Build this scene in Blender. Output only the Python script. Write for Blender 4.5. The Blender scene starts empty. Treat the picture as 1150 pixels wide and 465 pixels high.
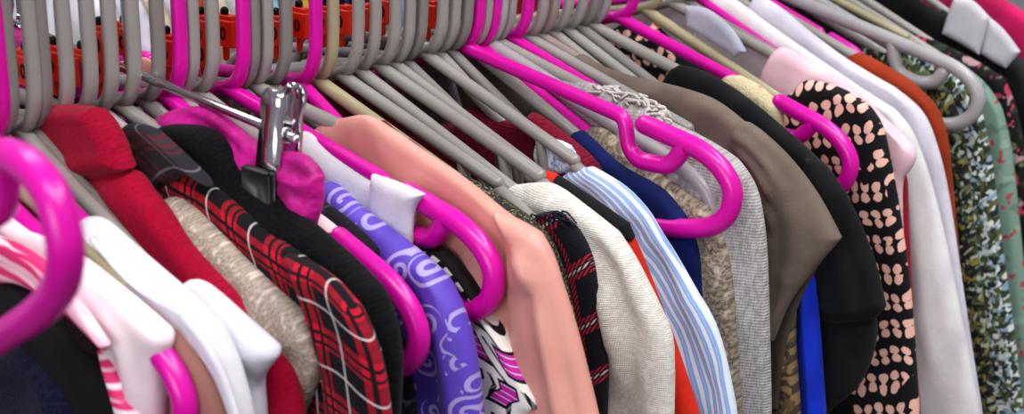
import bpy, math, random
import numpy as np
from mathutils import Matrix, Vector
random.seed(4); RNG = np.random.default_rng(7)
S = bpy.context.scene; COL = S.collection
W, H, F = 1150, 465, 1410.0
CAM = np.array([-0.398, -0.6325, 0.1924]); YAW, PIT, ROL = 0.837, 0.3355, -0.0363

# ---------------------------------------------------------------- camera
FW = np.array([math.sin(YAW)*math.cos(PIT), math.cos(YAW)*math.cos(PIT), -math.sin(PIT)])
R0 = np.array([math.cos(YAW), -math.sin(YAW), 0.0]); U0 = np.cross(R0, FW)
RT = R0*math.cos(ROL) - U0*math.sin(ROL); UP = U0*math.cos(ROL) + R0*math.sin(ROL)
cd = bpy.data.cameras.new('camera'); cam = bpy.data.objects.new('camera', cd); COL.objects.link(cam)
cam.matrix_world = Matrix(((RT[0], UP[0], -FW[0], CAM[0]), (RT[1], UP[1], -FW[1], CAM[1]), (RT[2], UP[2], -FW[2], CAM[2]), (0, 0, 0, 1)))
cd.sensor_width = 36; cd.lens = 36*F/W; cd.clip_start = 0.02
cd.dof.use_dof = True; cd.dof.focus_distance = 0.80; cd.dof.aperture_fstop = 8.5
S.camera = cam
S.view_settings.exposure = -0.22
S.view_settings.view_transform = 'Standard'
try: S.view_settings.look = 'Medium High Contrast'
except Exception: pass

def ray(px, py):
    d = FW + RT*(px - W/2)/F - UP*(py - H/2)/F
    return d/np.linalg.norm(d)

class Frame:            # a hanger's own upright plane: u runs out along the front arm, z is up, off is across
    def __init__(s, x, z, phi, y=0.0): s.o = np.array([x, y, z]); s.phi = phi; s.n = np.array([math.cos(phi), math.sin(phi), 0]); s.e = np.array([math.sin(phi), -math.cos(phi), 0])
    def at(s, px, py, off=0.0):
        d = ray(px, py); t = (off - (CAM - s.o) @ s.n)/(d @ s.n); p = CAM + d*t - s.o
        return (p @ s.e, p[2])
    def pts(s, L, off=0.0): return np.array([s.at(a, b, off) for a, b in L])
    def world(s): return Matrix(((s.e[0], s.n[0], 0, s.o[0]), (s.e[1], s.n[1], 0, s.o[1]), (0, 0, 1, s.o[2]), (0, 0, 0, 1)))

NOTCH, END = (.128, -.036), (.2075, -.078)
PHI = math.radians(4.5)
def solve(neck, ref=None, prof=END):
    """frame, rocking angle and size of a hanger from where its neck and one point of its arm are seen"""
    d = ray(*neck); t = -CAM[1]/d[1]; o = CAM + d*t
    fr = Frame(o[0], o[2], PHI); fr.rock = 0.0; fr.sc = 1.0
    if ref:
        u, z = fr.at(*ref); fr.sc = math.hypot(u, z)/math.hypot(*prof); fr.rock = math.atan2(z, u) - math.atan2(prof[1], prof[0])
    return fr

# ---------------------------------------------------------------- node materials
class X:
    """tiny expression wrapper over shader math nodes"""
    def __init__(s, nt, k): s.nt = nt; s.k = k
    def _m(s, op, *a):
        n = s.nt.nodes.new('ShaderNodeMath'); n.operation = op
        for i, v in enumerate((s,) + a):
            if isinstance(v, X): s.nt.links.new(v.k, n.inputs[i])
            else: n.inputs[i].default_value = v
        return X(s.nt, n.outputs[0])
    def __add__(s, o): return s._m('ADD', o)
    __radd__ = __add__
    def __sub__(s, o): return s._m('SUBTRACT', o)
    def __rsub__(s, o): return (s*-1.0) + o
    def __mul__(s, o): return s._m('MULTIPLY', o)
    __rmul__ = __mul__
    def __truediv__(s, o): return s._m('DIVIDE', o)
    def lt(s, o): return s._m('LESS_THAN', o)
    def gt(s, o): return s._m('GREATER_THAN', o)
    def frac(s): return s._m('FRACT')
    def floor(s): return s._m('FLOOR')
    def mod(s, o): return s._m('FLOORED_MODULO', o)
    def sin(s): return s._m('SINE')
    def cos(s): return s._m('COSINE')
    def abs(s): return s._m('ABSOLUTE')
    def max(s, o): return s._m('MAXIMUM', o)
    def min(s, o): return s._m('MINIMUM', o)
    def pow(s, o): return s._m('POWER', o)
    def sqrt(s): return s._m('SQRT')
    def atan2(s, o): return s._m('ARCTAN2', o)
    def log(s): return s._m('LOGARITHM', 2.718)
    def step(s, a, b):
        n = s.nt.nodes.new('ShaderNodeMapRange'); n.interpolation_type = 'SMOOTHSTEP'
        s.nt.links.new(s.k, n.inputs[0]); n.inputs[1].default_value = a; n.inputs[2].default_value = b
        return X(s.nt, n.outputs[0])

def lin(c):
    if isinstance(c, str): c = tuple(int(c[i:i+2], 16) for i in (0, 2, 4))
    return tuple(((v/255+.055)/1.055)**2.4 if v/255 > .04045 else v/255/12.92 for v in c) + (1,)

class Mat:
    def __init__(s, name, rough=.85, sheen=.25, spec=.3, metal=0, coat=0):
        s.m = bpy.data.materials.new(name); s.m.use_nodes = True; s.nt = s.m.node_tree
        s.b = s.nt.nodes['Principled BSDF']; I = s.b.inputs
        I['Roughness'].default_value = rough; I['Specular IOR Level'].default_value = spec; I['Metallic'].default_value = metal
        I['Sheen Weight'].default_value = sheen*.22; I['Sheen Roughness'].default_value = .5; I['Coat Weight'].default_value = coat
    def uv(s, name='uv'):
        n = s.nt.nodes.new('ShaderNodeUVMap'); n.uv_map = name; q = s.nt.nodes.new('ShaderNodeSeparateXYZ'); s.nt.links.new(n.outputs[0], q.inputs[0])
        return X(s.nt, q.outputs[0]), X(s.nt, q.outputs[1])
    def obj(s):
        n = s.nt.nodes.new('ShaderNodeTexCoord'); return n.outputs['Object']
    def vec(s, x, y, z=0.0):
        n = s.nt.nodes.new('ShaderNodeCombineXYZ')
        for i, v in enumerate((x, y, z)):
            if isinstance(v, X): s.nt.links.new(v.k, n.inputs[i])
            else: n.inputs[i].default_value = v
        return n.outputs[0]
    def noise(s, scale, detail=3, v=None, col=False, rough=.5):
        n = s.nt.nodes.new('ShaderNodeTexNoise'); n.inputs['Scale'].default_value = scale; n.inputs['Detail'].default_value = detail; n.inputs['Roughness'].default_value = rough
        s.nt.links.new(v if v is not None else s.obj(), n.inputs['Vector'])
        return n.outputs['Color'] if col else X(s.nt, n.outputs['Fac'])
    def voro(s, scale, v, out='Distance', rand=1.0, feat='F1'):
        n = s.nt.nodes.new('ShaderNodeTexVoronoi'); n.feature = feat; n.inputs['Scale'].default_value = scale; n.inputs['Randomness'].default_value = rand
        s.nt.links.new(v, n.inputs['Vector']); return n.outputs[out]
    def sep(s, k):
        n = s.nt.nodes.new('ShaderNodeSeparateXYZ'); s.nt.links.new(k, n.inputs[0]); return [X(s.nt, o) for o in n.outputs]
    def mix(s, f, a, b):
        n = s.nt.nodes.new('ShaderNodeMix'); n.data_type = 'RGBA'
        for i, v in ((0, f), (6, a), (7, b)):
            if isinstance(v, X): s.nt.links.new(v.k, n.inputs[i])
            elif isinstance(v, bpy.types.NodeSocket): s.nt.links.new(v, n.inputs[i])
            else: n.inputs[i].default_value = v if i == 0 else (lin(v) if isinstance(v, str) else v)
        return n.outputs[2]
    def color(s, c):
        if isinstance(c, bpy.types.NodeSocket): s.nt.links.new(c, s.b.inputs['Base Color'])
        else: s.b.inputs['Base Color'].default_value = lin(c)
        return s
    def bump(s, h, strength=.3, dist=.001):
        n = s.nt.nodes.new('ShaderNodeBump'); n.inputs['Strength'].default_value = strength; n.inputs['Distance'].default_value = dist
        s.nt.links.new(h.k, n.inputs['Height']); s.nt.links.new(n.outputs[0], s.b.inputs['Normal']); return s

def weave(M, scale=5200):
    u, v = M.uv(); return M.noise(900, 3)*1.5 + M.noise(250, 2)
def plain(name, c, c2=None, rough=.88, sheen=.25, var=30, strength=.3, dist=.0006, spec=.25):
    M = Mat(name, rough, sheen, spec); c2 = c2 or ''.join('%02x' % int(int(c[i:i+2], 16)*.8) for i in (0, 2, 4))
    M.color(M.mix(M.noise(var, 4).step(.3, .7), c2, c)); M.bump(weave(M), strength, dist); return M.m
def satin(name, c, c2):
    M = Mat(name, .42, .3, .45); M.color(M.mix(M.noise(22, 2).step(.3, .7), c2, c)); M.bump(M.noise(90, 3), .25, .002); return M.m
def heather(name, cols, scale=900, knit=0, stretch=1.0, bd=.0012):
    M = Mat(name, .95, .35, .15); u, v = M.uv()
    k = M.vec(u, v*stretch); n = M.noise(scale, 3, k, rough=.7)
    c = M.mix(n.step(.38, .62), cols[0], cols[1])
    if len(cols) > 2: c = M.mix(M.noise(scale*.35, 3, k).step(.52, .68), c, cols[2])
    M.color(c)
    h = n*1.5 + M.noise(130, 3)
    if knit: h = h + (u*knit*4.2).sin()*.35 + (v*knit*3.4).sin()*.35
    M.bump(h, .5, bd); return M.m
def plastic(name, c, c2):
    M = Mat(name, .3, 0, .5); M.color(M.mix(M.noise(14, 3).step(.35, .65), c, c2)); M.bump(M.noise(300, 2), .04, .0005); return M.m

def stripes(name, base, cols, period, uvn='uv'):
    M = Mat(name, .85, .2, .25); u, v = M.uv(uvn); w = M.noise(18, 2)*.004
    x = ((u + w)/period).frac(); c = lin(base); c = M.mix(x.lt(2), base, base)
    for a, b, k in cols: c = M.mix((x.gt(a))*(x.lt(b)), c, k)
    M.color(c); M.bump(weave(M), .3, .0006); return M.m
def plaid(name, dark, mid, red, white, p=.034, dim=1.0):
    M = Mat(name, .9, .3, .2); u, v = M.uv('uv2')
    def tw(t, a, b): return t.gt(a)*t.lt(b)
    x = (u/p).frac(); y = (v/p).frac(); bx = tw(x, .10, .46); by = tw(y, .10, .46)
    s = ((u + v)*900).sin()*.12 + 1.0
    c = M.mix((bx + by)*.5*s*dim, dark, red); c = M.mix(tw(x, .2, .26) + tw(y, .2, .26), c, mid); c = M.mix(tw(x, .36, .41)+tw(y, .36, .41), c, dark)
    c = M.mix(((tw(x, .735, .77) + tw(y, .735, .77))*.75*dim).min(1.0), c, white)
    M.color(c); M.bump(weave(M, 5000), .4, .0006); return M.m
def swirl(name, base, base2, line):
    M = Mat(name, .5, .3, .4); u, v = M.uv(); k = M.vec(u, v); sc = 42.0
    n = M.nt.nodes.new('ShaderNodeTexVoronoi'); n.inputs['Scale'].default_value = sc; n.inputs['Randomness'].default_value = .55; M.nt.links.new(k, n.inputs['Vector'])
    px, py, _ = M.sep(n.outputs['Position']); rx, ry, _ = M.sep(n.outputs['Color'])
    dx = u*sc - px*sc; dy = v*sc - py*sc; r = (dx*dx + dy*dy).sqrt(); th = dy.atan2(dx)
    a = ((th*1.0 + r*27.0 + rx*6.28)/6.2832).frac()
    rr = r/(ry*.14 + .3); line_ = (a - .5).abs().lt(.2)*rr.lt(1.0)
    w = M.noise(30, 2, k)*3.1
    tail = ((u*170 + (v*75 + w).sin()*1.6 + w)).sin().abs().lt(.10)*rr.gt(1.15)*M.noise(26, 1, k).gt(.52)
    c = M.mix(M.noise(15, 3).step(.3, .7), base2, base); c = M.mix((line_ + tail).min(1.0)*.8, c, line)
    M.color(c); M.bump(M.noise(200, 2), .15, .001); return M.m
def geoprint(name):
    M = Mat(name, .6, .2, .3); u, v = M.uv('uv2'); p = .026
    row = (v/p).floor(); x = (u/p + row*.5).frac(); y = (v/p).frac()
    sq = x.gt(.06)*x.lt(.5)*y.gt(.08)*y.lt(.66); edge = x.gt(.0)*x.lt(.56)*y.gt(.0)*y.lt(.76)
    zz = ((x*2 - y + 2).frac() - .5).abs(); band = zz.lt(.13)*x.gt(.5)
    hatch = (u*1700).sin().gt(.3)
    c = M.mix(edge*1.0, 'ece8e2', '17151a'); c = M.mix(sq, c, 'c22ba5'); c = M.mix(sq*(v*1300).sin().gt(.86), c, 'e9c9e4')
    c = M.mix(band*edge.lt(.5), c, '1a181c'); c = M.mix(band*edge.lt(.5)*hatch*.35, c, 'd8d4d0')
    M.color(c); M.bump(M.noise(200, 2), .15, .001); return M.m
def dashes(name):
    M = Mat(name, .7, .2); u, v = M.uv('uv2'); d = (u/.011).frac().lt(.55)*(v/.009).frac().gt(.4)*(v/.009).frac().lt(.75)
    M.color(M.mix(d, '141316', 'e6e3df')); return M.m
def pinkdots(name):
    M = Mat(name, .85, .2); u, v = M.uv(); t = u*.94 + v*.34; s = v*.94 - u*.34; w = M.noise(25, 2)*.012
    row = ((s + w)/.0225).floor(); x = ((t + w)/.0090 + row*.37).frac() - .5; y = ((s + w)/.0225).frac() - .5 + (t*260.0).sin()*.05
    sub = (y + .05).abs() - .17; e = (x*x*5.2 + sub*sub*26.0)
    n = M.noise(260, 2)*.9
    c = M.mix((e + n).lt(1.2)*M.noise(34, 1).gt(.38), '17151a', 'e9b9a9'); M.color(c); M.bump(weave(M), .3, .0006); return M.m
def floral(name, bg, cols, scale=70, th=.5):
    M = Mat(name, .85, .2); u, v = M.uv(); w = M.noise(60, 2, M.vec(u, v)); k = M.vec(u + w*.02, v + w*.02); c = lin(bg); c = M.mix(w.lt(9), bg, bg)
    for i, col in enumerate(cols):
        kk = M.vec(u*(1 + .2*i) + i*.37 + w*.012, v*(1.1 - .15*(i % 3)) + i*.21)
        n = M.noise(scale*(1 + .25*(i % 3)), 1.5, kk); c = M.mix(n.step(th + .01*i, th + .03 + .01*i), c, col)
    M.color(c); return M.m
def tweed(name):
    M = Mat(name, .9, .3); u, v = M.uv('uv2'); y = (v/.034).frac(); x = (u/.034).frac(); d = ((u + v)*1900).sin().gt(-.1)
    def tw(t, a, b): return t.gt(a)*t.lt(b)
    r = (tw(y, .1, .2) + tw(y, .3, .4) + tw(x, .62, .72))*d; w = (tw(y, .22, .28) + tw(x, .2, .27) + tw(x, .34, .38))*d
    c = M.mix(r.min(1.0), '17161f', 'b01f3c'); c = M.mix(w.min(1.0), c, 'b9b4b0'); M.color(c); M.bump(weave(M, 5000), .5, .0008); return M.m
def sparkle(name):
    M = Mat(name, .6, .1, .5); n = M.noise(700, 2); M.color(M.mix(n.step(.55, .62), '100f10', '8a8450')); M.bump(n, .6, .002); return M.m
def pinkwash(name, uvn='uv2', s=1.0):
    M = Mat(name, .5, .2, .35); u, v = M.uv(uvn); w = M.noise(30, 2)*.02
    t = M.noise(1.0, 3, M.vec(u*9*s, v*150*s + w*30)); c = M.mix(t.step(.36, .44), 'f3e9ea', 'f0b3c9'); c = M.mix(t.step(.46, .5), c, 'e0357a'); c = M.mix(t.step(.6, .64), c, 'f7dfe6')
    M.color(c); M.bump(M.noise(90, 2), .2, .002); return M.m

# ---------------------------------------------------------------- mesh helpers
def tag(o, label=None, cat=None, group=None, kind=None):
    for k, v in (('label', label), ('category', cat), ('group', group), ('kind', kind)):
        if v: o[k] = v
    return o
def mesh(name, V, Fc, mat, parent=None, uvs=None, smooth=True):
    me = bpy.data.meshes.new(name); me.from_pydata([tuple(v) for v in V], [], [tuple(f) for f in Fc])
    if smooth: me.polygons.foreach_set('use_smooth', [True]*len(me.polygons))
    if uvs:
        li = np.empty(len(me.loops), dtype=np.int32); me.loops.foreach_get('vertex_index', li)
        for nm, a in uvs.items():
            l = me.uv_layers.new(name=nm); l.data.foreach_set('uv', np.asarray(a, dtype=np.float32)[li].ravel())
    me.materials.append(mat); me.update()
    o = bpy.data.objects.new(name, me); COL.objects.link(o)
    if parent: o.parent = parent
    return o
def smoothline(P, n=6):
    P = np.array(P, float); out = []
    for i in range(len(P)-1):
        p0 = P[max(i-1, 0)]; p1 = P[i]; p2 = P[i+1]; p3 = P[min(i+2, len(P)-1)]
        for k in range(n):
            t = k/n; out.append(.5*((2*p1) + (p2-p0)*t + (2*p0-5*p1+4*p2-p3)*t*t + (3*p1-p0-3*p2+p3)*t**3))
    out.append(P[-1]); return np.array(out)
def fillet(P, r, n=5):
    """round the corners of a polyline"""
    P = [np.array(p, float) for p in P]; out = [P[0]]
    for i in range(1, len(P)-1):
        a, b, c = P[i-1], P[i], P[i+1]; q = min(r, np.linalg.norm(a-b)*.48, np.linalg.norm(c-b)*.48)
        s = b + (a-b)/np.linalg.norm(a-b)*q; e = b + (c-b)/np.linalg.norm(c-b)*q
        for k in range(n+1):
            t = k/n; out.append(s*(1-t)**2 + 2*b*t*(1-t) + e*t*t)
    out.append(P[-1]); return np.array(out)
def tube(P, r, n=12, cap=True):
    """round tube along a 3-D polyline with domed ends"""
    P = np.array(P, float); R = np.interp(np.linspace(0, 1, len(P)), np.linspace(0, 1, len(r)), r) if hasattr(r, '__len__') else np.full(len(P), r, float); r0, r1 = R[0], R[-1]
    if cap:
        d0 = (P[0]-P[1])/np.linalg.norm(P[0]-P[1]); d1 = (P[-1]-P[-2])/np.linalg.norm(P[-1]-P[-2])
        A = [P[0]+d0*r0*s for s in (.98, .85, .5)]; B = [P[-1]+d1*r1*s for s in (.5, .85, .98)]
        P = np.vstack([A, P, B]); q = np.array([.2, .53, .87]); R = np.concatenate([q*r0, R, q[::-1]*r1])
    T = np.gradient(P, axis=0); T /= np.linalg.norm(T, axis=1)[:, None]
    a = np.array([0, 1., 0]) if abs(T[0][1]) < .9 else np.array([1., 0, 0]); V = []
    for i in range(len(P)):
        a = a - T[i]*(a @ T[i]); a /= np.linalg.norm(a); b = np.cross(T[i], a)
        for k in range(n):
            w = 2*math.pi*k/n; V.append(P[i] + R[i]*(a*math.cos(w) + b*math.sin(w)))
    Fc = [(i*n+k, i*n+(k+1) % n, (i+1)*n+(k+1) % n, (i+1)*n+k) for i in range(len(P)-1) for k in range(n)]
    Fc += [tuple(range(n-1, -1, -1)), tuple((len(P)-1)*n+k for k in range(n))]
    return V, Fc
def join(*parts):
    V, Fc = [], []
    for v, f in parts:
        b = len(V); V += list(v); Fc += [tuple(i+b for i in q) for q in f]
    return V, Fc
def box(c, s, bev=.12):
    """box with chamfered edges"""
    V = []; Fc = []; c = np.array(c); h = np.array(s)/2; b = min(s)*bev
    idx = {}
    for sx in (-1, 1):
        for sy in (-1, 1):
            for sz in (-1, 1):
                sg = np.array([sx, sy, sz])
                for ax in range(3):
                    p = h - b; p[ax] = h[ax]; idx[(sx, sy, sz, ax)] = len(V); V.append(c + sg*p)
    for ax in range(3):
        o = [i for i in range(3) if i != ax]
        for s_ in (-1, 1):
            q = []
            for d in ((-1, -1), (1, -1), (1, 1), (-1, 1)):
                g = [0, 0, 0]; g[ax] = s_; g[o[0]] = d[0]; g[o[1]] = d[1]; q.append(idx[(*g, ax)])
            Fc.append(q)
        for d in ((-1, -1), (1, -1), (1, 1), (-1, 1)):
            g0 = [0, 0, 0]; g1 = [0, 0, 0]; g0[ax] = -1; g1[ax] = 1
            for g in (g0, g1): g[o[0]] = d[0]; g[o[1]] = d[1]
            Fc.append([idx[(*g0, o[0])], idx[(*g1, o[0])], idx[(*g1, o[1])], idx[(*g0, o[1])]])
    for sx in (-1, 1):
        for sy in (-1, 1):
            for sz in (-1, 1): Fc.append([idx[(sx, sy, sz, a)] for a in range(3)])
    return V, Fc

# ---------------------------------------------------------------- cloth
def resamp(P, n, pw=None, t=None):
    P = np.array(P, float); s = np.concatenate([[0], np.cumsum(np.linalg.norm(np.diff(P, axis=0), axis=1))]); s /= s[-1]
    if t is None: t = np.linspace(0, 1, n)
    return np.stack([np.interp(t, s, P[:, i]) for i in range(2)], 1)
def coons(T, R, B, L, ta, tb):
    T, B = resamp(T, 0, t=ta), resamp(B, 0, t=ta); L, R = resamp(L, 0, t=tb), resamp(R, 0, t=tb)
    a = ta[:, None, None]; b = tb[None, :, None]
    return (1-b)*T[:, None] + b*B[:, None] + (1-a)*L[None] + a*R[None] - ((1-a)*(1-b)*T[0] + a*(1-b)*T[-1] + (1-a)*b*B[0] + a*b*B[-1])
def grade(n, e=4):
    """0..1 with points crowded at both ends"""
    t = np.linspace(0, 1, n); return t - .12*np.sin(2*math.pi*t)
PHI0 = PHI
def cloth(name, P, h0, mat, parent=None, off=0.0, folds=(), ripple=(0, 5, 0), rnd=None, phi=None, closed=(1, 1, 1, 1), seed=None, uvshift=(0, 0), thin=False):
    """closed two-sided cloth from a grid of plane points P[a,b]; folds are ridges along polylines; ripple = amplitude, count, lean"""
    na, nb = P.shape[:2]; r = rnd or h0*1.3
    da = np.concatenate([np.zeros((1, nb)), np.cumsum(np.linalg.norm(np.diff(P, axis=0), axis=2), 0)])
    db = np.concatenate([np.zeros((na, 1)), np.cumsum(np.linalg.norm(np.diff(P, axis=1), axis=2), 1)], 1)
    D = np.full((na, nb), 9.0)
    if closed[0]: D = np.minimum(D, db)
    if closed[1]: D = np.minimum(D, da[-1:] - da)
    if closed[2]: D = np.minimum(D, db[:, -1:] - db)
    if closed[3]: D = np.minimum(D, da)
    q = np.clip(D/r, 0, 1); h = h0*np.sqrt(np.clip(1-(1-q)**2, 0, 1))
    A = np.linspace(0, 1, na)[:, None]; Bv = np.linspace(0, 1, nb)[None]
    disp = np.zeros((na, nb)); rg = np.random.default_rng(abs(hash_(name + str(seed))) % 99999)
    amp, cnt, lean = ripple
    if amp:
        dd = db/np.maximum(db.max(), 1e-6); ramp = np.clip(db/.10, 0.12, 1)
        for k in range(4):
            f = cnt*(.55 + .5*k + .25*rg.random()); ph = rg.random()*6.28
            disp += amp/(1+.7*k)*np.sin(2*math.pi*f*(da/.25) + ph + (lean + .8*rg.normal())*db*9 + .9*np.sin(db*25*rg.random()+ph))*ramp*.6
    for L, am, wd in folds:
        L = smoothline(L, 6); best = np.full((na, nb), 9.0); sd = np.zeros((na, nb))
        for i in range(len(L)-1):
            s, e = L[i], L[i+1]; d = e-s; ll = d @ d + 1e-12; t = np.clip(((P-s) @ d)/ll, 0, 1); v = P - s - t[..., None]*d; dist = np.linalg.norm(v, axis=2); best = np.minimum(best, dist)
        disp -= am*np.exp(-(best/wd)**2)
    disp *= np.clip(D/.012, 0, 1)*.85 + .15
    u = P[..., 0]; z = P[..., 1]
    if thin:     # cloth hangs flatter towards the rear and the hem
        q = np.clip((u + .05)/.05, 0, 1)*np.clip((z + .42)/.14, 0, 1); h = h*(.42 + .58*q); disp = disp*(.12 + .88*q)
    idxA = np.arange(na*nb).reshape(na, nb); idxB = idxA + na*nb
    edge = h < 1e-7; idxB = np.where(edge, idxA, idxB)
    V = np.concatenate([np.stack([u, off + disp - h, z], 2).reshape(-1, 3), np.stack([u, off + disp + h, z], 2).reshape(-1, 3)])
    if phi is not None:          # the rear half hangs in the common direction of the row
        b = V[:, 0] < 0; al = PHI0 - phi; uu = V[b, 0].copy(); yy = V[b, 1].copy()
        k = np.clip(-uu/.03, 0, 1)*al; V[b, 0] = uu*np.cos(k); V[b, 1] = yy + uu*np.sin(k)
    i, j = np.meshgrid(np.arange(na-1), np.arange(nb-1), indexing='ij'); i = i.ravel(); j = j.ravel()
    QA = np.stack([idxA[i, j], idxA[i, j+1], idxA[i+1, j+1], idxA[i+1, j]], 1); QB = np.stack([idxB[i, j], idxB[i+1, j], idxB[i+1, j+1], idxB[i, j+1]], 1)
    Fc = [tuple(dict.fromkeys(f)) for f in QA.tolist()] + [tuple(dict.fromkeys(f)) for f in QB.tolist() if len(set(f)) > 2]
    used = np.unique(np.concatenate([idxA.ravel(), idxB.ravel()])); remap = -np.ones(2*na*nb, int); remap[used] = np.arange(len(used))
    Fc = [tuple(remap[list(f)]) for f in Fc if len(f) > 2]
    uv = np.stack([u, z], 2).reshape(-1, 2); w2 = np.stack([da - da[-1:], db], 2).reshape(-1, 2)
    uv = np.concatenate([uv, uv])[used] + np.array(uvshift); w2 = np.concatenate([w2, w2])[used] + np.array(uvshift)
    return mesh(name, V[used], Fc, mat, parent, {'uv': uv, 'uv2': w2})
def hash_(s):
    h = 7
    for c in s: h = (h*131 + ord(c)) % 1000003
    return h
ZB = -.62
def fit_inside(fr, T, E, h0, mode=True):
    """settle the hanger so that its arm lies just under the shoulder line of the garment it carries"""
    if not hasattr(fr, 'place'): return
    us = T[0][0]; pr = np.vstack([fillet(SH[5:] if fr.mg else SA[1:], .006), fillet((LO if fr.mg else LG_)[:6], .012, 4)]); r = fr.tr
    best = None
    for rk in np.radians(np.arange(14, -26, -.5)):
        for sc in ([fr.sc] if mode == 'top' else []) or (1.06, 1.0, .95, .9, .85, .8, .75, .7):
            c, s = math.cos(rk), math.sin(rk); u = (pr[:, 0]*c - pr[:, 1]*s)*sc; z = (pr[:, 0]*s + pr[:, 1]*c)*sc
            m = (u > us + .002) & ((mode != 'top') | (u < E[0][0] - .006))
            if not m.any(): continue
            tz = np.interp(u[m], T[:, 0], T[:, 1]); eu = np.interp(-z[m], -E[:, 1], E[:, 0], left=E[0][0])
            v = np.minimum(tz - z[m], np.where(z[m] < E[0][1], eu - u[m], 9)).min() - r*1.4
            if mode != 'top': v = min(v, (eu - u[m]).min() - r) if (z[m] < E[0][1]).any() else min(v, E[0][0] - u[m].max() - r)
            cost = (max(0, -v)*60 + abs(sc - 1)*.5 + (max(0, v - .001)*14 if v > 0 else 0))
            if best is None or cost < best[0]: best = (cost, rk, sc)
    fr.rock, fr.sc = best[1], best[2]; fr.place()
def body(name, fr, out, k, mat, h0=.008, off=0.0, folds=(), ripple=(.002, 4, 0), na=44, nb=56, parent=None, dip=.05, seed=None, rnd=None, zb=ZB, uvshift=(0, 0), hide=True):
    """a garment hung on a hanger: out = outline seen from neck to shoulder (index k) and down the sleeve edge"""
    O = fr.pts(out, off); T = smoothline(O[:k+1], 6) if k > 1 else O[:k+1]; E = O[k:]
    d = E[-1]-E[-2]; sl = np.clip(d[0]/min(d[1], -1e-4), -.5, .5)
    if E[-1][1] > zb + .05: E = np.vstack([smoothline(E, 6), [[E[-1][0] + sl*(zb-E[-1][1])*.35, zb]]])
    us, zs = T[0]; us = max(us, .004)
    T[0][0] = us
    if hide: fit_inside(fr, T, E, h0, hide)
    ta = grade(na); tb = np.linspace(0, 1, nb)**1.7
    L = np.array([[us, zs], [us, zb]]); B = np.array([[us, zb], [E[-1][0], E[-1][1]]])
    G = coons(T, E, B, L, ta, tb)
    nm = max(3, int(us/.008)); um = np.linspace(-us, us, nm+2)[1:-1]; dz = min(dip, us*1.2)
    top = zs - dz*np.sqrt(np.clip(1-(um/us)**2, 0, 1)); bot = np.full(nm, zb)
    M = np.stack([np.repeat(um[:, None], nb, 1), top[:, None] + (bot-top)[:, None]*tb[None]], 2)
    Bk = G[::-1].copy(); Bk[..., 0] *= -1
    P = np.concatenate([Bk, M, G])
    fl = [(fr.pts(L_, off), a, w) for L_, a, w in folds]
    o = cloth(name, P, h0, mat, parent, off, fl, ripple, rnd, fr.phi, (1, 1, 1, 1), seed, uvshift, True)
    if not parent: o.matrix_world = fr.world()
    return o
def patch(name, fr, T, R, B, L, mat, h0=.004, off=-.008, folds=(), ripple=(.0008, 6, 0), na=36, nb=36, parent=None, rnd=None, seed=None, uvshift=(0, 0)):
    """a four-sided piece of cloth (collar, sleeve, trim) lying at its own distance from the hanger's plane"""
    q = [smoothline(fr.pts(x, off), 5) for x in (T, R, B, L)]
    G = coons(*q, grade(na), grade(nb)); fl = [(fr.pts(L_, off), a, w) for L_, a, w in folds]
    return cloth(name, G, h0, mat, parent, off, fl, ripple, rnd, None, (1, 1, 1, 1), seed, uvshift)

# ---------------------------------------------------------------- materials in use
PL = {'m': plastic('magenta_plastic', 'd812a6', 'c80f98'), 'g': plastic('grey_plastic', '9e9a96', '918d89'), 'd': plastic('dark_grey_plastic', '8a8683', '7e7a77'),
      'k': plastic('khaki_plastic', 'aaa384', '9b9478'), 't': plastic('taupe_plastic', '9a8c88', '8c807c'), 'l': plastic('pale_grey_plastic', 'a8a6a8', '9c9a9c')}
def basic(name, c, rough=.4, metal=0, spec=.5):
    M = Mat(name, rough, 0, spec, metal); M.color(M.mix(M.noise(40, 2), c, ''.join('%02x' % int(int(c[i:i+2], 16)*.9) for i in (0, 2, 4)))); return M.m
CHROME = basic('chrome', 'd8d6da', .12, 1); BLACKRUB = basic('black_rubber', '09090a', .4); ORANGE = basic('orange_plastic', 'ff3d12', .4); INK = basic('black_ink', '1a1012', .6)

# ---------------------------------------------------------------- hangers
def spine(half):
    return half
SH = [(-.171, -.0605), (-.1634, -.0683), (-.142, -.0668), (-.1343, -.0597), (-.1323, -.0400), (0, .0015), (.1323, -.0400), (.1343, -.0597), (.142, -.0668), (.1634, -.0683), (.171, -.0605), (.1745, -.0535)]
SH = [(-.1745, -.0535)] + SH
LO = [(.1470, -.0436), (.1843, -.0554), (.199, -.065), (.2078, -.0781), (.2045, -.0945), (.1921, -.1040), (.1669, -.1078)]
LG_ = [(.1480, -.0490), (.1840, -.0655), (.1985, -.0760), (.2060, -.0890), (.2030, -.1040), (.1921, -.1120), (.1669, -.1145)]
LO = LO + [(-a, b) for a, b in LO[::-1]]; LG_ = LG_ + [(-a, b) for a, b in LG_[::-1]]; ENDG = (.2060, -.0890)
SA = [(-.1455, -.0440), (0, .0012), (.1455, -.0440)]
LOC = [(0, .0015), (.1843, -.0554), (.199, -.065), (.2078, -.0781), (.2045, -.0945), (.1921, -.1040), (.1669, -.1078)]; LOC = LOC + [(-a, b) for a, b in LOC[::-1]]; SD = [(.1300, -.0385), (.1325, -.0530), (.1370, -.0660), (.1560, -.0730), (.1700, -.0700), (.1760, -.0610)]; SDm = [(-a, b) for a, b in SD]
SB = [(.1150, -.0350), (.1190, -.0500), (.1230, -.0640), (.1400, -.0725), (.1600, -.0780), (.1690, -.0720), (.1720, -.0610)]; SBm = [(-a, b) for a, b in SB]
HK = [(-.010, -.0020), (.004, .0024), (.0125, .0075), (.0178, .019), (.0190, .0355), (.0190, .095)] + [(.019*math.cos(a), .095 + .019*math.sin(a)) for a in np.linspace(.35, math.pi, 8)] + [(-.0190, .082)]
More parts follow.
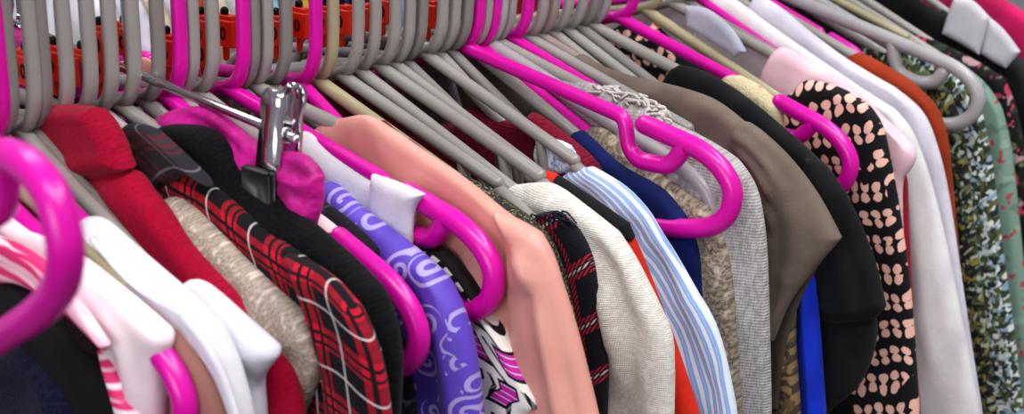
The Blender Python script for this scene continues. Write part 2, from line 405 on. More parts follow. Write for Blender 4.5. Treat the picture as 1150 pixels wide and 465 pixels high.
def p3(L, r, n=5): return np.array([(a, 0, b) for a, b in fillet(L, r, n)])
HM = {}
def hanger(key, fr, col, label):
    mg = col in 'ml'; fr.mg = mg; mg = 'long' if col == 'l' else mg; fr.tr = .0060 if mg else .0047
    if mg not in HM:
        ra = np.array([.0060, .0058, .0050, .0047, .0050, .0058, .0060]) if mg else np.array([.0047, .0045, .0041, .0039, .0041, .0045, .0047])
        HM[mg] = (join(tube(p3(LOC, .012, 4), ra[0]), tube(p3(SD, .007), .0058), tube(p3(SDm, .007), .0058)) if col == 'l' else join(tube(p3(SH, .006), ra), tube(p3(LO, .012, 4), ra[0]*1.03)) if mg else join(tube(p3(SA, .006, 8), ra), tube(p3(SB, .006), .0040), tube(p3(SBm, .006), .0040), tube(p3(LG_, .012, 4), ra[0]*1.03)), tube(p3(HK, .007, 4), [.0046, .0044, .0043, .0043] if mg else [.0041, .0042, .0042, .0042]))
    if col not in HM:
        HM[col] = (mesh('arms', *HM[mg][0], PL[col]).data, mesh('hook', *HM[mg][1], PL[col]).data)
        for q in [o for o in COL.objects if o.data in HM[col]]: bpy.data.objects.remove(q)
    o = bpy.data.objects.new('plastic_hanger', None); COL.objects.link(o); o.empty_display_size = .02
    p = bpy.data.objects.new('arms', HM[col][0]); COL.objects.link(p); p.parent = o
    k = bpy.data.objects.new('hook', HM[col][1]); COL.objects.link(k); k.parent = o
    def place():
        c, s = math.cos(fr.rock), math.sin(fr.rock)
        o.matrix_world = fr.world(); R = Matrix(((c, 0, -s, 0), (0, 1, 0, 0), (s, 0, c, 0), (0, 0, 0, 1)))
        p.matrix_local = R @ Matrix.Diagonal((fr.sc, (1+fr.sc)/2, fr.sc, 1)); k.matrix_local = R if abs(fr.rock) > .4 else Matrix.Identity(4)
    fr.place = place; place()
    tag(o, label, 'hanger', 'plastic hangers on the rail')
    return o

NT = (.143, -.0445); MID = (.065, -.018); NM = (.1323, -.040)
HD = [  # key, neck, seen point, which point of the hanger that is, colour, label
 ('n1', (-112, 171), None, END, 'd', 'grey plastic hanger inside the navy jumper in the bottom left corner'),
 ('n2', (-96, 168), None, END, 'd', 'grey plastic hanger inside the black cardigan at the lower left'),
 ('n3', (-80, 165), None, END, 'l', 'pale hanger inside the pink striped sleeveless top'),
 ('n4', (-64, 162), (213, 440), END, 'm', 'magenta plastic hanger whose curved end pokes out of the pale pink blouse'),
 ('n5', (-36, 158), (140, 321), NT, 'k', 'khaki plastic hanger bar beside the dusty brown top'),
 ('n6', (-14, 153), (269, 440), END, 'm', 'magenta plastic hanger with its bar entering the first white shirt'),
 ('n7', (-4, 150), (250, 462), END, 'd', 'grey plastic hanger just behind the magenta one of the first white shirt'),
 ('n8', (22, 146), (309, 432), END, 'g', 'grey plastic hanger with a long bar left of the red polo neck jumper'),
 ('n9', (33, 142), (285, 488), END, 'd', 'dark grey plastic hanger squeezed against the left side of the red jumper'),
 ('n10', (58, 136), (345, 413), END, 'g', 'grey plastic hanger inside the red polo neck jumper'),
 ('n11', (84, 129), (352, 400), END, 'g', 'grey plastic hanger with its bar entering the beige marled jumper'),
 ('n12', (107, 124), (396, 388), END, 'g', 'grey plastic hanger under the collar of the red plaid shirt'),
 ('n13', (132, 119), (432, 362), END, 'g', 'grey plastic hanger inside the black long sleeved top'),
 ('n15', (159, 113), (440, 400), END, 'd', 'dark grey plastic hanger behind the chrome clip hanger'),
 ('n16', (183, 108), (472, 375), END, 'm', 'magenta plastic hanger curving out between the black top and the purple blouse'),
 ('n17', (197, 105), (483, 384), END, 'g', 'grey plastic hanger nested behind the magenta one beside the purple blouse'),
 ('n18', (219, 103), (510, 347), END, 'g', 'grey plastic hanger inside the purple swirl blouse'),
 ('n19', (253, 100), (556, 305), END, 'm', 'magenta plastic hanger poking out of the white collared shirt'),
 ('n20', (264, 98), (560, 330), END, 'd', 'dark grey plastic hanger inside the magenta and black printed blouse'),
 ('n21', (279, 96), (592, 282), END, 'g', 'grey plastic hanger inside the peach blouse'),
 ('n22', (300, 94), (545, 345), END, 'd', 'dark grey plastic hanger hidden behind the peach blouse neckline'),
 ('n23', (333, 92), (588, 345), END, 'm', 'magenta plastic hanger with its bar going behind the peach blouse'),
 ('n24', (352, 89), (618, 315), END, 'k', 'khaki plastic hanger just right of the magenta one behind the peach blouse'),
 ('n25', (380, 84), (555, 205), NT, 'g', 'bare grey hanger bar nearest the peach blouse, holding the fringed tweed'),
 ('n26', (399, 78), (575, 210), NT, 'g', 'second bare grey hanger bar from the peach blouse'),
 ('n27', (421, 73), (602, 197), NT, 'g', 'third bare grey hanger bar from the peach blouse'),
 ('n28', (437, 70), (616, 199), NT, 'g', 'fourth bare grey hanger bar from the peach blouse, ending at the red collar'),
 ('n29', (451, 66), (690, 345), END, 'd', 'dark grey hanger sunk low between the bare grey bars'),
 ('n30', (474, 60), (650, 187), (.150, -.0475), 'g', 'bare grey hanger bar whose rounded end lies across the maroon top'),
 ('n31', (488, 57), (783, 255), END, 'g', 'grey hanger with its bar entering the maroon top'),
 ('n32', (502, 55), (735, 335), END, 'd', 'dark grey hanger directly under the big bare magenta hanger'),
 ('n33', (515, 52), (824, 212), END, 'm', 'big bare magenta hanger hanging free in the middle with its notch showing'),
 ('n34', (524, 51), (806, 252), END, 'g', 'grey hanger with its bar entering the navy top'),
 ('n35', (533, 50), (815, 250), END, 'm', 'magenta hanger mostly hidden under the big bare magenta one'),
 ('n36', (541, 47), (803, 237), END, 'l', 'pale grey hanger lying against the light grey knitted tee'),
 ('n37', (551, 45), (845, 215), END, 'g', 'grey hanger inside the light grey knitted tee'),
 ('n38', (570, 43), (842, 232), END, 'm', 'magenta hanger with its bar going behind the light grey tee neckline'),
 ('n39', (587, 41), (855, 235), END, 'g', 'grey hanger between the light grey tee and the taupe tee'),
 ('n40', (600, 38), (880, 205), END, 't', 'taupe hanger with a pinched neck inside the taupe tee'),
 ('n41', (616, 35), (890, 222), END, 'g', 'grey hanger just behind the neck of the taupe tee'),
 ('n42', (632, 32), (900, 220), END, 'g', 'grey hanger second behind the neck of the taupe tee'),
 ('n43', (646, 29), (890, 262), END, 'd', 'grey hanger third behind the neck of the taupe tee'),
 ('n44', (659, 27), (935, 180), END, 'g', 'grey hanger with its bar entering the black tee'),
 ('n45', (692, 20), (957, 183), END, 'm', 'magenta hanger carrying the cream strap top right of the black tee'),
 ('n46', (722, 11), (903, 97), NT, 'k', 'khaki hanger with a long bare bar above the black and pink dress'),
 ('n47', (752, 4), (1000, 150), END, 'g', 'grey hanger with its bar entering the light pink top'),
 ('n48', (766, 2), (1000, 165), END, 'd', 'dark grey hanger inside the crimson top'),
 ('n49', (781, -3), (860, 48), MID, 'm', 'magenta hanger bar running along the first long white top'),
 ('n50', (793, -5), (1035, 155), END, 'g', 'grey hanger inside the first long white top'),
 ('n51', (812, -9), (1050, 145), END, 'g', 'grey hanger inside the second long white top'),
 ('n52', (828, -12), (1062, 140), END, 'g', 'grey hanger with its bar entering the rust orange top'),
 ('n53', (838, -14), (940, 42), MID, 'm', 'magenta hanger showing as a sliver beside the rust orange top'),
 ('n55', (850, -17), (1100, 108), END, 'l', 'large bare grey hanger with a curved end over the dark floral dress'),
 ('n54', (862, -19), (1090, 112), END, 'g', 'grey hanger inside the dark green floral dress'),
 ('n56', (875, -22), (1100, 100), END, 'l', 'grey hanger inside the pale blue floral dress'),
 ('n57', (890, -25), (1050, 60), NT, 'k', 'khaki hanger bar above the large bare grey hanger'),
 ('n58', (905, -28), (1125, 98), END, 'g', 'grey hanger inside the sage green floral dress'),
 ('n59', (922, -31), (1135, 90), END, 'g', 'grey hanger inside the black floral dress at the right'),
 ('n60', (942, -35), (1150, 72), END, 'g', 'grey hanger inside the folded white collared shirt'),
 ('n61', (965, -39), (1165, 70), END, 'l', 'pale grey hanger inside the navy dress at the right edge'),
 ('n62', (985, -43), (1185, 60), END, 'g', 'grey hanger bar at the top right corner'),
 ('n63', (1005, -47), (1200, 50), END, 'g', 'grey hanger inside the hot pink top in the top right corner'),
]
FR = {}
SCO = {'n6': .85, 'n57': .84, 'n49': .78, 'n53': .62, 'n62': .8, 'n35': .8, 'n32': .85, 'n29': .85}
for key, nk, ref, prof, col, lab in HD:
    if prof is END and col not in 'ml': prof = ENDG
    FR[key] = fr = solve(nk, ref, prof); fr.sc = SCO.get(key, fr.sc)
    hanger(key, fr, col, lab)
# a hanger swung up on the rail so that its end rises at the left edge
def swung():
    o = np.array([-.2, 0, .095]); a0 = math.atan2(END[1]-.095, END[0]); L = math.hypot(END[0], END[1]-.095)
    d = ray(61, 222); m = CAM-o; b = m @ d; t = -b - math.sqrt(max(b*b - m @ m + L*L, 0)); v = CAM + d*t - o
    alt = CAM + d*(-b + math.sqrt(max(b*b - m @ m + L*L, 0))) - o
    v = min((v, alt), key=lambda q: abs(math.atan2(q[0], -q[1])))
    phi = math.atan2(v[0], -v[1]); rk = math.atan2(v[2], math.hypot(v[0], v[1])) - a0
    e = np.array([math.sin(phi), -math.cos(phi), 0]); nk = o + e*math.sin(rk)*.095 + np.array([0, 0, -math.cos(rk)*.095])
    f = Frame(nk[0], nk[2], phi, nk[1]); f.rock = rk; f.sc = 1.0; print('SWUNG', nk, math.degrees(phi), math.degrees(rk)); return f
hanger('n0', swung(), 'm', 'bare magenta hanger swung upwards at the left edge, closest to the viewer')

# ---------------------------------------------------------------- rail
r = bpy.data.objects.new('clothes_rail', None); COL.objects.link(r); tag(r, 'long straight chrome clothes rail that every hanger hooks over', 'clothes rail'); r.location = (.3, 0, -1.35)
mesh('rail', *tube([(-1.2, 0, 1.445), (1.6, 0, 1.445)], .0118, 20), CHROME, r)
for x in (-1.15, 1.55): mesh('post', *tube([(x, 0, .03), (x, 0, 1.445)], .015, 16), CHROME, r); mesh('foot', *tube([(x, -.28, .015), (x, .28, .015)], .014, 12), CHROME, r)

# ---------------------------------------------------------------- clip hanger
fr = solve((147, 115)); FR['n14'] = fr
ch = bpy.data.objects.new('clip_hanger', None); COL.objects.link(ch); ch.matrix_world = fr.world()
tag(ch, 'chrome clip hanger with a thin rod and a spring clip holding the magenta satin skirt', 'hanger')
a = np.array(fr.at(50, 40)); b = np.array(fr.at(332, 156)); sl = (b-a)/np.linalg.norm(b-a); mid = a + sl*(-a[0]/sl[0])
mesh('rod', *tube([(a[0]-.05*sl[0], 0, a[1]-.05*sl[1]), (b[0], 0, b[1])], .0026, 12), CHROME, ch)
mesh('hook', *tube([(mid[0], 0, mid[1])] + [(0, 0, z) for z in (.05, .08)] + [(.017*math.sin(t)*1, 0, .098 - .017*math.cos(t)) for t in np.linspace(.3, 4.4, 12)], .0022, 10), CHROME, ch)
def clip(pc, sgn, name):
    """sprung clip: two shaped steel jaws, a coil and black rubber grips"""
    u, z = pc
    def jaw(y, lean, s):   # tapered plate with a rounded thumb end, folded edges
        V = []; Fc = []; prof = [(-.021, .0085), (-.012, .0085), (.000, .0080), (.008, .0065), (.016, .0085), (.021, .0078), (.0245, .0045)]
        for zz, w in prof:
            yy = y + lean*(zz+.021)
            for du, dy in ((-w, .0025*s), (-w*.85, 0), (w*.85, 0), (w, .0025*s)): V.append((u+du, yy+dy, z+zz))
        nn = 4
        for i in range(len(prof)-1):
            for k in range(3): Fc.append((i*nn+k, i*nn+k+1, (i+1)*nn+k+1, (i+1)*nn+k))
        b0 = len(V); V += [(x, yy+.0012*s, zz) for x, yy, zz in V]; Fc += [tuple(reversed([i+b0 for i in f])) for f in Fc]
        n = len(prof)
        for i in range(n-1): Fc += [(i*nn, (i+1)*nn, (i+1)*nn+b0, i*nn+b0), ((i+1)*nn+3, i*nn+3, i*nn+3+b0, (i+1)*nn+3+b0)]
        Fc += [tuple([0, b0, b0+1, 1]), (1, b0+1, b0+2, 2), (2, b0+2, b0+3, 3)]; e = (n-1)*nn
        Fc += [(e+k, e+k+1, e+k+1+b0, e+k+b0) for k in range(3)]
        return V, Fc
    mesh('clip_jaw', *jaw(-.0105, .14, 1), CHROME, ch); mesh('clip_jaw', *jaw(.0075, .16, -1), CHROME, ch)
    mesh('spring', *join(*[tube([(u-.006+k*.003, .0038*math.cos(t), z+.0005+.0038*math.sin(t)) for t in np.linspace(0, 6.28, 14)], .0009, 6) for k in range(5)]), CHROME, ch)
    mesh('rubber_grip', *box((u-.003, -.0118, z-.029), (.0225, .0055, .025), .25), BLACKRUB, ch); mesh('rubber_grip', *box((u+.009, .0085, z-.019), (.019, .006, .010), .3), BLACKRUB, ch)
cu, cz = fr.at(303, 166, -.006)
clip((cu, cz + .006), 1, 'front'); clip((-cu + .006, cz + .024), -1, 'rear')

# ---------------------------------------------------------------- garments
def G(name, label, cat, hk, out, k, mat, **kw):
    o = body(name, FR[hk], out, k, mat, **kw); tag(o, label, cat, 'clothes hanging on the rail'); o['hk'] = 0; del o['hk']; return o

NAVY = heather('navy_wool', ('15162a', '232642', '1b1c34'), 420, 700)
G('jumper', 'dark navy fuzzy wool jumper in the bottom left corner', 'jumper', 'n1', [(-70, 330), (0, 378), (25, 385), (56, 412), (75, 434), (90, 465)], 3, NAVY, h0=.011, ripple=(.004, 4, 1))
BLK = plain('black_cotton', '1c1b1e', '121214', .9)
G('cardigan', 'plain black cardigan in front of the pink striped top at the lower left', 'cardigan', 'n2', [(-30, 284), (0, 306), (42, 329), (86, 367), (106, 405), (128, 465)], 3, BLK, h0=.01, ripple=(.002, 3, 1))
PW = pinkwash('pink_stripe_satin'); PR = pinkwash('pink_print_satin', 'uv', 1.6)
o = G('sleeveless_top', 'pink and white striped satin sleeveless top at the left', 'top', 'n3', [(-30, 250), (0, 268), (45, 300), (82, 330), (106, 372), (132, 415), (158, 465)], 3, PR, h0=.006, ripple=(.003, 4, 0))
patch('shoulder_trim', FR['n3'], [(-20, 258), (30, 280), (72, 318), (122, 388)], [(122, 388), (119, 394)], [(-20, 325), (20, 318), (70, 347), (119, 394)], [(-20, 258), (-20, 325)], PW, off=-.010, h0=.004, parent=o)
patch('armhole_lining', FR['n3'], [(50, 330), (80, 348), (116, 390)], [(116, 390), (104, 398)], [(60, 372), (85, 385), (104, 398)], [(50, 330), (60, 372)], plain('plum_armhole_shade', '2a141e'), off=-.0085, h0=.002, parent=o)  # dark patch standing in for shade inside the open armhole, no real lining
PALE = Mat('pale_pink_satin', .45, .3, .4); PALE.color(PALE.mix(PALE.noise(26, 2).step(.35, .65), 'e3c9d6', 'f2e6ea')); PALE.bump(PALE.noise(60, 3), .3, .002)
o = G('blouse', 'pale pink satin sleeveless blouse on a magenta hanger at the lower left', 'blouse', 'n4', [(-25, 205), (8, 227), (46, 258), (100, 299), (150, 343), (181, 371), (190, 384), (184, 410), (181, 465)], 5, PALE.m, hide='top', h0=.008, ripple=(.004, 4, 1),
      folds=[([(60, 290), (105, 340), (130, 400)], .004, .006), ([(110, 330), (150, 380), (165, 450)], .004, .006), ([(20, 250), (60, 300)], .003, .005)])
MAUVE = Mat('dusty_brown_print', .8, .3); MAUVE.color(MAUVE.mix(MAUVE.noise(34, 1).step(.63, .66), MAUVE.mix(MAUVE.noise(20, 2), 'a5776f', '8a5f58'), 'efe6de')); MAUVE.bump(MAUVE.noise(60, 3), .2, .002)
G('top', 'dusty brown top with cream patches between the pale pink blouse and white shirt', 'top', 'n5', [(100, 306), (128, 320), (148, 327), (176, 344), (212, 377), (238, 417), (250, 445), (256, 468)], 4, MAUVE.m, hide=False, h0=.008, ripple=(.003, 4, 0))
WHT = plain('white_cotton', 'e6e4e7', 'd2d0d8', .8); WHT2 = plain('white_jersey', 'd9d8e0', 'c4c3d0', .8)
o = G('shirt', 'white cotton shirt on a magenta hanger, left of the long grey bar', 'shirt', 'n6', [(92, 248), (100, 243), (112, 245), (128, 259), (165, 293), (206, 330), (240, 367), (264, 415), (279, 465)], 6, WHT, hide=False, off=-.001, h0=.0085, ripple=(.003, 3, 0),
      folds=[([(115, 262), (135, 285), (150, 300)], .003, .005), ([(150, 320), (200, 380), (240, 460)], .003, .006)])
patch('piping', FR['n6'], [(100, 262), (150, 318), (205, 350)], [(205, 350), (243, 400), (268, 465), (272, 500)], [(262, 500), (272, 500)], [(100, 262), (148, 322), (198, 355), (234, 405), (258, 465), (262, 500)], WHT2, off=-.0105, h0=.002, parent=o, na=12)
o = G('t_shirt', 'white jersey t-shirt whose sleeve rests on the grey hanger end', 't-shirt', 'n8', [(206, 322), (214, 314), (228, 319), (255, 343), (287, 373), (305, 391), (309, 402), (302, 412), (292, 430), (294, 465)], 5, WHT2, hide='top', h0=.010, ripple=(.003, 4, 0))
RED = heather('red_wool', ('950a30', 'ac0e3a', '9d0b34'), 800); RED2 = heather('deep_red_rib', ('8c092c', 'a30d38'), 700)
o = G('jumper', 'red polo neck jumper beside the long grey bar', 'jumper', 'n10', [(60, 165), (110, 180), (146, 190), (156, 203), (184, 240), (216, 283), (256, 325), (300, 373), (322, 412), (338, 465)], 7, RED, h0=.010, ripple=(.002, 3, 0), dip=.02,
      folds=[([(140, 215), (200, 300), (260, 365), (300, 430)], .003, .006)])
patch('polo_collar', FR['n10'], [(50, 120), (75, 117), (108, 121)], [(108, 121), (128, 150), (147, 190)], [(55, 205), (100, 204), (147, 190)], [(50, 120), (50, 160), (55, 205)], RED2, off=-.003, h0=.0095, rnd=.008, parent=o, folds=[([(55, 126), (108, 127)], .002, .003), ([(62, 195), (105, 185), (140, 180)], .003, .006)])
BEI = heather('beige_marl', ('95877c', 'b9ac9f', 'd5cbc0'), 900, 0, .8)
o = G('jumper', 'beige marled jumper between the red jumper and the red plaid shirt', 'jumper', 'n11', [(178, 240), (186, 226), (194, 221), (216, 235), (256, 275), (302, 320), (336, 350), (352, 375), (361, 405), (352, 440), (340, 468)], 7, BEI, h0=.010, ripple=(.004, 4, 2),
      folds=[([(300, 340), (325, 375), (345, 380)], .004, .006), ([(310, 360), (330, 400), (335, 450)], .004, .007), ([(200, 255), (260, 320), (300, 380)], .003, .006)])
PLAID = plaid('red_plaid_cotton', '19171c', '1a181d', 'c01a36', 'd8d2d2'); PLAIDD = plaid('faded_plaid_reverse', '2e2d32', '3a3a40', '8a2b3c', '8e8c92', .05, .6)
o = G('shirt', 'red, black and white plaid shirt with a dark turned collar', 'shirt', 'n12', [(170, 170), (210, 195), (238, 210), (286, 250), (332, 284), (368, 310), (398, 347), (421, 396), (434, 465)], 6, PLAID, h0=.009, ripple=(.003, 3, 0))
patch('collar', FR['n12'], [(132, 152), (147, 138), (172, 145)], [(172, 145), (205, 177), (238, 210)], [(176, 222), (210, 196), (238, 210)], [(132, 152), (155, 182), (176, 222)], PLAIDD, off=-.006, h0=.0055, rnd=.008, parent=o)
patch('sleeve', FR['n12'], [(322, 284), (364, 306), (398, 345)], [(398, 345), (423, 396), (437, 465), (450, 560)], [(375, 560), (450, 560)], [(322, 284), (344, 340), (364, 420), (375, 560)], PLAID, off=-.009, h0=.008, rnd=.014, parent=o, folds=[([(340, 290), (350, 330), (372, 400)], .003, .005)], uvshift=(.01, .008))
BLK2 = heather('black_knit', ('0d0d0f', '17171a'), 600)
o = G('long_sleeved_top', 'black long sleeved knitted top between the plaid shirt and the purple blouse', 'top', 'n13', [(170, 152), (188, 140), (235, 145), (266, 186), (302, 215), (342, 247), (386, 286), (422, 326), (441, 370), (448, 412), (446, 465)], 7, BLK2, h0=.010, ripple=(.003, 3, 0), folds=[([(195, 172), (240, 200), (290, 235), (330, 262)], .004, .005), ([(185, 152), (240, 180), (300, 225)], -.003, .007)])
MAG = Mat('magenta_satin', .5, .4, .4); MAG.color(MAG.mix(MAG.noise(30, 3).step(.35, .65), 'a30f74', 'd21b9a')); MAG.bump(MAG.noise(55, 3), .8, .007)
o = G('skirt', 'crumpled magenta satin skirt held by the chrome clip hanger', 'skirt', 'n14', [(168, 140), (182, 129), (204, 121), (234, 121), (262, 140), (286, 158), (310, 168), (342, 174), (362, 199), (360, 228), (354, 257), (345, 300), (340, 465)], 8, MAG.m, h0=.0055, rnd=.006, ripple=(.006, 9, 3), dip=.012, na=80, nb=80,
      folds=[([(190, 132), (230, 150), (285, 190)], .006, .004), ([(205, 126), (240, 138), (275, 165)], -.004, .003), ([(225, 150), (255, 165), (290, 200)], -.004, .004), ([(312, 172), (330, 195), (356, 205)], .005, .004), ([(318, 205), (340, 225), (350, 250)], .004, .005), ([(325, 185), (350, 195)], -.004, .003)])
patch('rear_panel', FR['n14'], [(0, 22), (40, 38), (80, 55), (108, 70)], [(108, 70), (104, 150)], [(-5, 110), (50, 130), (104, 150)], [(0, 22), (-5, 110)], MAG.m, off=0, h0=.005, ripple=(.003, 6, 1), parent=o)
o = G('camisole', 'black camisole with a pale pink strap on the curved magenta hanger', 'camisole', 'n16', [(318, 215), (350, 238), (374, 256), (384, 266), (380, 290), (400, 350), (440, 465)], 3, BLK, hide=False, h0=.007)
patch('strap', FR['n16'], [(335, 228), (358, 242), (379, 259)], [(379, 259), (367, 276)], [(330, 262), (350, 270), (367, 276)], [(335, 228), (330, 262)], plain('pale_pink_jersey', 'e8cfd2'), off=-.001, h0=.0088, parent=o)
DARK = floral('midnight_print', '121116', ('2a2740', '3c3a4c'), 160, .6)
G('blouse', 'midnight black blouse hidden between the magenta hanger and the purple blouse', 'blouse', 'n17', [(345, 216), (372, 234), (402, 259), (422, 282), (432, 330), (455, 400), (466, 465)], 3, DARK, h0=.008)
PUR = swirl('purple_swirl_satin', '6a4fc4', '5a41ae', 'b9aede')
o = G('blouse', 'purple satin blouse printed with pale curling swirls', 'blouse', 'n18', [(345, 195), (362, 204), (374, 206), (402, 232), (442, 262), (476, 291), (498, 318), (516, 350), (531, 396), (540, 465)], 6, PUR, h0=.009, ripple=(.003, 3, 0), folds=[([(450, 290), (490, 340), (510, 400), (520, 465)], .003, .006), ([(470, 320), (490, 380), (496, 465)], -.004, .008)])
o = G('shirt', 'white collared shirt with a magenta hanger poking out of it', 'shirt', 'n19', [(326, 152), (338, 145), (352, 147), (380, 169), (420, 197), (452, 208), (475, 218), (466, 236), (462, 262), (462, 300), (468, 465)], 6, WHT, hide=False, h0=.009, ripple=(.002, 3, 1), folds=[([(355, 165), (400, 215), (420, 245)], .002, .006)])
patch('collar', FR['n19'], [(419, 195), (448, 205), (477, 218)], [(477, 218), (465, 238), (462, 280)], [(418, 245), (440, 272), (462, 280)], [(419, 195), (416, 220), (418, 245)], WHT, off=-.008, h0=.005, rnd=.008, parent=o)
GEO = geoprint('magenta_black_print')
o = G('blouse', 'white blouse printed with magenta squares and black zigzags', 'blouse', 'n20', [(440, 250), (474, 280), (500, 300), (526, 325), (548, 350), (572, 385), (590, 418), (612, 455), (596, 462), (590, 480)], 4, GEO, h0=.007, ripple=(.002, 4, 0))
patch('shoulder_trim', FR['n20'], [(474, 270), (500, 280), (528, 312), (550, 350)], [(550, 350), (541, 352)], [(468, 300), (495, 304), (522, 328), (541, 352)], [(474, 270), (468, 300)], dashes('black_dashed_trim'), off=-.004, h0=.008, parent=o, na=30, nb=12)
PEACH = satin('peach_crepe', 'dfa296', 'd3958a')
o = G('blouse', 'peach crepe blouse with a long plain sleeve in the middle of the rail', 'blouse', 'n21', [(352, 152), (362, 138), (388, 132), (412, 129), (434, 141), (476, 170), (521, 201), (566, 238), (602, 260), (619, 287), (642, 360), (668, 465)], 8, PEACH, h0=.0055, rnd=.008, ripple=(.0015, 3, 0), dip=.03,
      folds=[([(545, 290), (552, 370), (558, 465)], .006, .010), ([(400, 140), (404, 150), (410, 165)], .002, .004), ([(430, 150), (440, 175)], .0015, .005)])
patch('sleeve', FR['n21'], [(556, 236), (582, 248), (602, 261)], [(602, 261), (620, 290), (643, 360), (670, 465), (690, 560)], [(590, 560), (690, 560)], [(556, 236), (572, 285), (572, 340), (578, 400), (586, 465), (592, 560)], PEACH, off=-.0045, h0=.0095, rnd=.016, parent=o, folds=[([(596, 290), (616, 315), (624, 360), (645, 465)], .006, .006), ([(580, 300), (590, 312), (610, 306)], .004, .005), ([(612, 300), (634, 380), (652, 465)], -.004, .006)])
G('top', 'crimson top peeping out behind the peach shoulder', 'top', 'n23', [(430, 135), (450, 152), (464, 160), (504, 194), (540, 224), (560, 262), (600, 400)], 4, plain('crimson_jersey', '8f1a24'), h0=.006)
G('jumper', 'black sparkly knitted jumper behind the peach sleeve', 'jumper', 'n24', [(520, 196), (548, 213), (590, 242), (614, 268), (632, 312), (652, 400), (662, 465)], 3, sparkle('black_lurex'), h0=.008)
TW = tweed('navy_red_tweed'); FRG = plain('navy_fringe', '20223c', '14152a')
o = G('scarf', 'navy tweed scarf with red and white woven lines and a frayed top edge', 'scarf', 'n25', [(596, 250), (606, 240), (618, 237), (640, 249), (656, 270), (667, 300), (678, 365), (682, 400), (681, 465)], 2, TW, hide=False, h0=.008, ripple=(.002, 3, 0))
fr = FR['n25']; fv = []
for i in range(34):
    p = fr.at(597 + i*.95 + random.uniform(-1, 1), 246 - i*.12 + random.uniform(-3, 3)); y = random.uniform(-.010, .004)
    q = [(p[0] + random.uniform(-.002, .002)*t + .0012*t*t, y - .001*t*random.uniform(-1, 2), p[1] + .0035*t - .0012*t*t + random.uniform(-.0006, .0006)) for t in (0, 1, 2, 3)]
    fv.append(tube(q, .00055, 5))
mesh('fringe', *join(*fv), FRG, o)
CRM = heather('cream_slub_knit', ('cfccc4', 'dfdcd5', 'e6e3dd'), 420, 1500, 1.0, .0007)
o = G('jumper', 'cream fine knit jumper beside the tweed scarf', 'jumper', 'n26', [(560, 200), (576, 207), (600, 205), (622, 207), (652, 229), (690, 261), (716, 300), (740, 346), (755, 386), (756, 465)], 5, CRM, h0=.010, rnd=.016, ripple=(.003, 4, 0),
      folds=[([(610, 218), (650, 250), (680, 300), (700, 380)], .004, .007), ([(640, 240), (690, 290), (720, 360)], -.003, .006), ([(690, 330), (702, 380), (705, 420)], .005, .005), ([(700, 420), (730, 408), (752, 405)], .002, .003)])
BR = plain('scarlet_jersey', 'd03020')
o = G('cardigan', 'scarlet cardigan with a black collar band beside the cream jumper', 'cardigan', 'n28', [(602, 200), (614, 192), (630, 200), (664, 224), (702, 252), (716, 280), (742, 345), (768, 415), (786, 470)], 4, BR, h0=.008)
patch('collar_band', FR['n28'], [(626, 197), (664, 222), (704, 251)], [(704, 251), (712, 268)], [(618, 214), (660, 240), (700, 268), (712, 268)], [(626, 197), (618, 214)], BLK, off=-.002, h0=.009, parent=o)
STR = stripes('blue_white_stripe', '8fabd8', [(0.0, .42, 'd6ddea'), (.66, .76, '9fbbe6')], .0045, 'uv2')
o = G('shirt', 'light blue and white striped shirt in the middle of the rail', 'shirt', 'n30', [(622, 210), (640, 192), (664, 187), (702, 210), (727, 236), (750, 274), (782, 326), (806, 372), (828, 465)], 2, STR, hide=False, h0=.009, rnd=.016, ripple=(.0035, 4, 0),
      folds=[([(690, 240), (730, 310), (770, 400), (785, 465)], .005, .006), ([(660, 230), (700, 300), (740, 400)], .003, .006), ([(725, 255), (770, 340), (800, 440)], -.003, .006)])
patch('collar', FR['n30'], [(602, 163), (622, 156), (640, 163)], [(640, 163), (648, 178), (640, 194)], [(604, 186), (622, 194), (640, 194)], [(602, 163), (600, 175), (604, 186)], floral('pale_blue_check', 'c6d6ee', ('9ab4dc', 'eef2f8'), 200, .5), off=.004, h0=.004, parent=o)
MAR = heather('maroon_knit', ('6a1028', '841634'), 700, 900)
o = G('top', 'maroon knitted top behind the rounded grey bar end', 'top', 'n31', [(530, 118), (560, 132), (588, 137), (598, 126), (626, 145), (656, 171), (668, 192), (690, 250), (740, 465)], 6, MAR, h0=.009, dip=.02)
NVY = plain('navy_jersey', '1b2a6a', '131d4e')
o = G('top', 'plain navy top between the striped shirt and the tan marled jumper', 'top', 'n34', [(626, 168), (640, 152), (656, 148), (700, 184), (746, 213), (772, 240), (786, 275), (792, 320), (802, 465)], 5, NVY, h0=.010)
TAN = heather('tan_marl', ('6f6358', 'a89a8a', 'c6baa8'), 420, 0, .8)
o = G('jumper', 'tan and grey marled jumper behind the big bare magenta hanger', 'jumper', 'n35', [(652, 154), (664, 143), (684, 148), (722, 181), (766, 213), (796, 233), (813, 270), (823, 330), (832, 465)], 5, TAN, h0=.010, ripple=(.003, 4, 0))
LG = heather('light_grey_knit', ('9c9898', 'b3afaf', 'bcb8b7'), 420, 900, .35, .0007)
o = G('t_shirt', 'light grey slub knit tee with a ruffled neckline', 't-shirt', 'n37', [(596, 100), (620, 86), (660, 92), (700, 108), (738, 130), (790, 155), (824, 178), (848, 210), (859, 262), (863, 340), (866, 465)], 6, LG, h0=.010, rnd=.018, ripple=(.002, 4, 0),
      folds=[([(790, 200), (800, 240), (826, 240)], .003, .008), ([(760, 200), (800, 215), (830, 205)], .003, .005), ([(820, 260), (830, 340), (834, 465)], .006, .009)])
fr = FR['n37']; rv = []
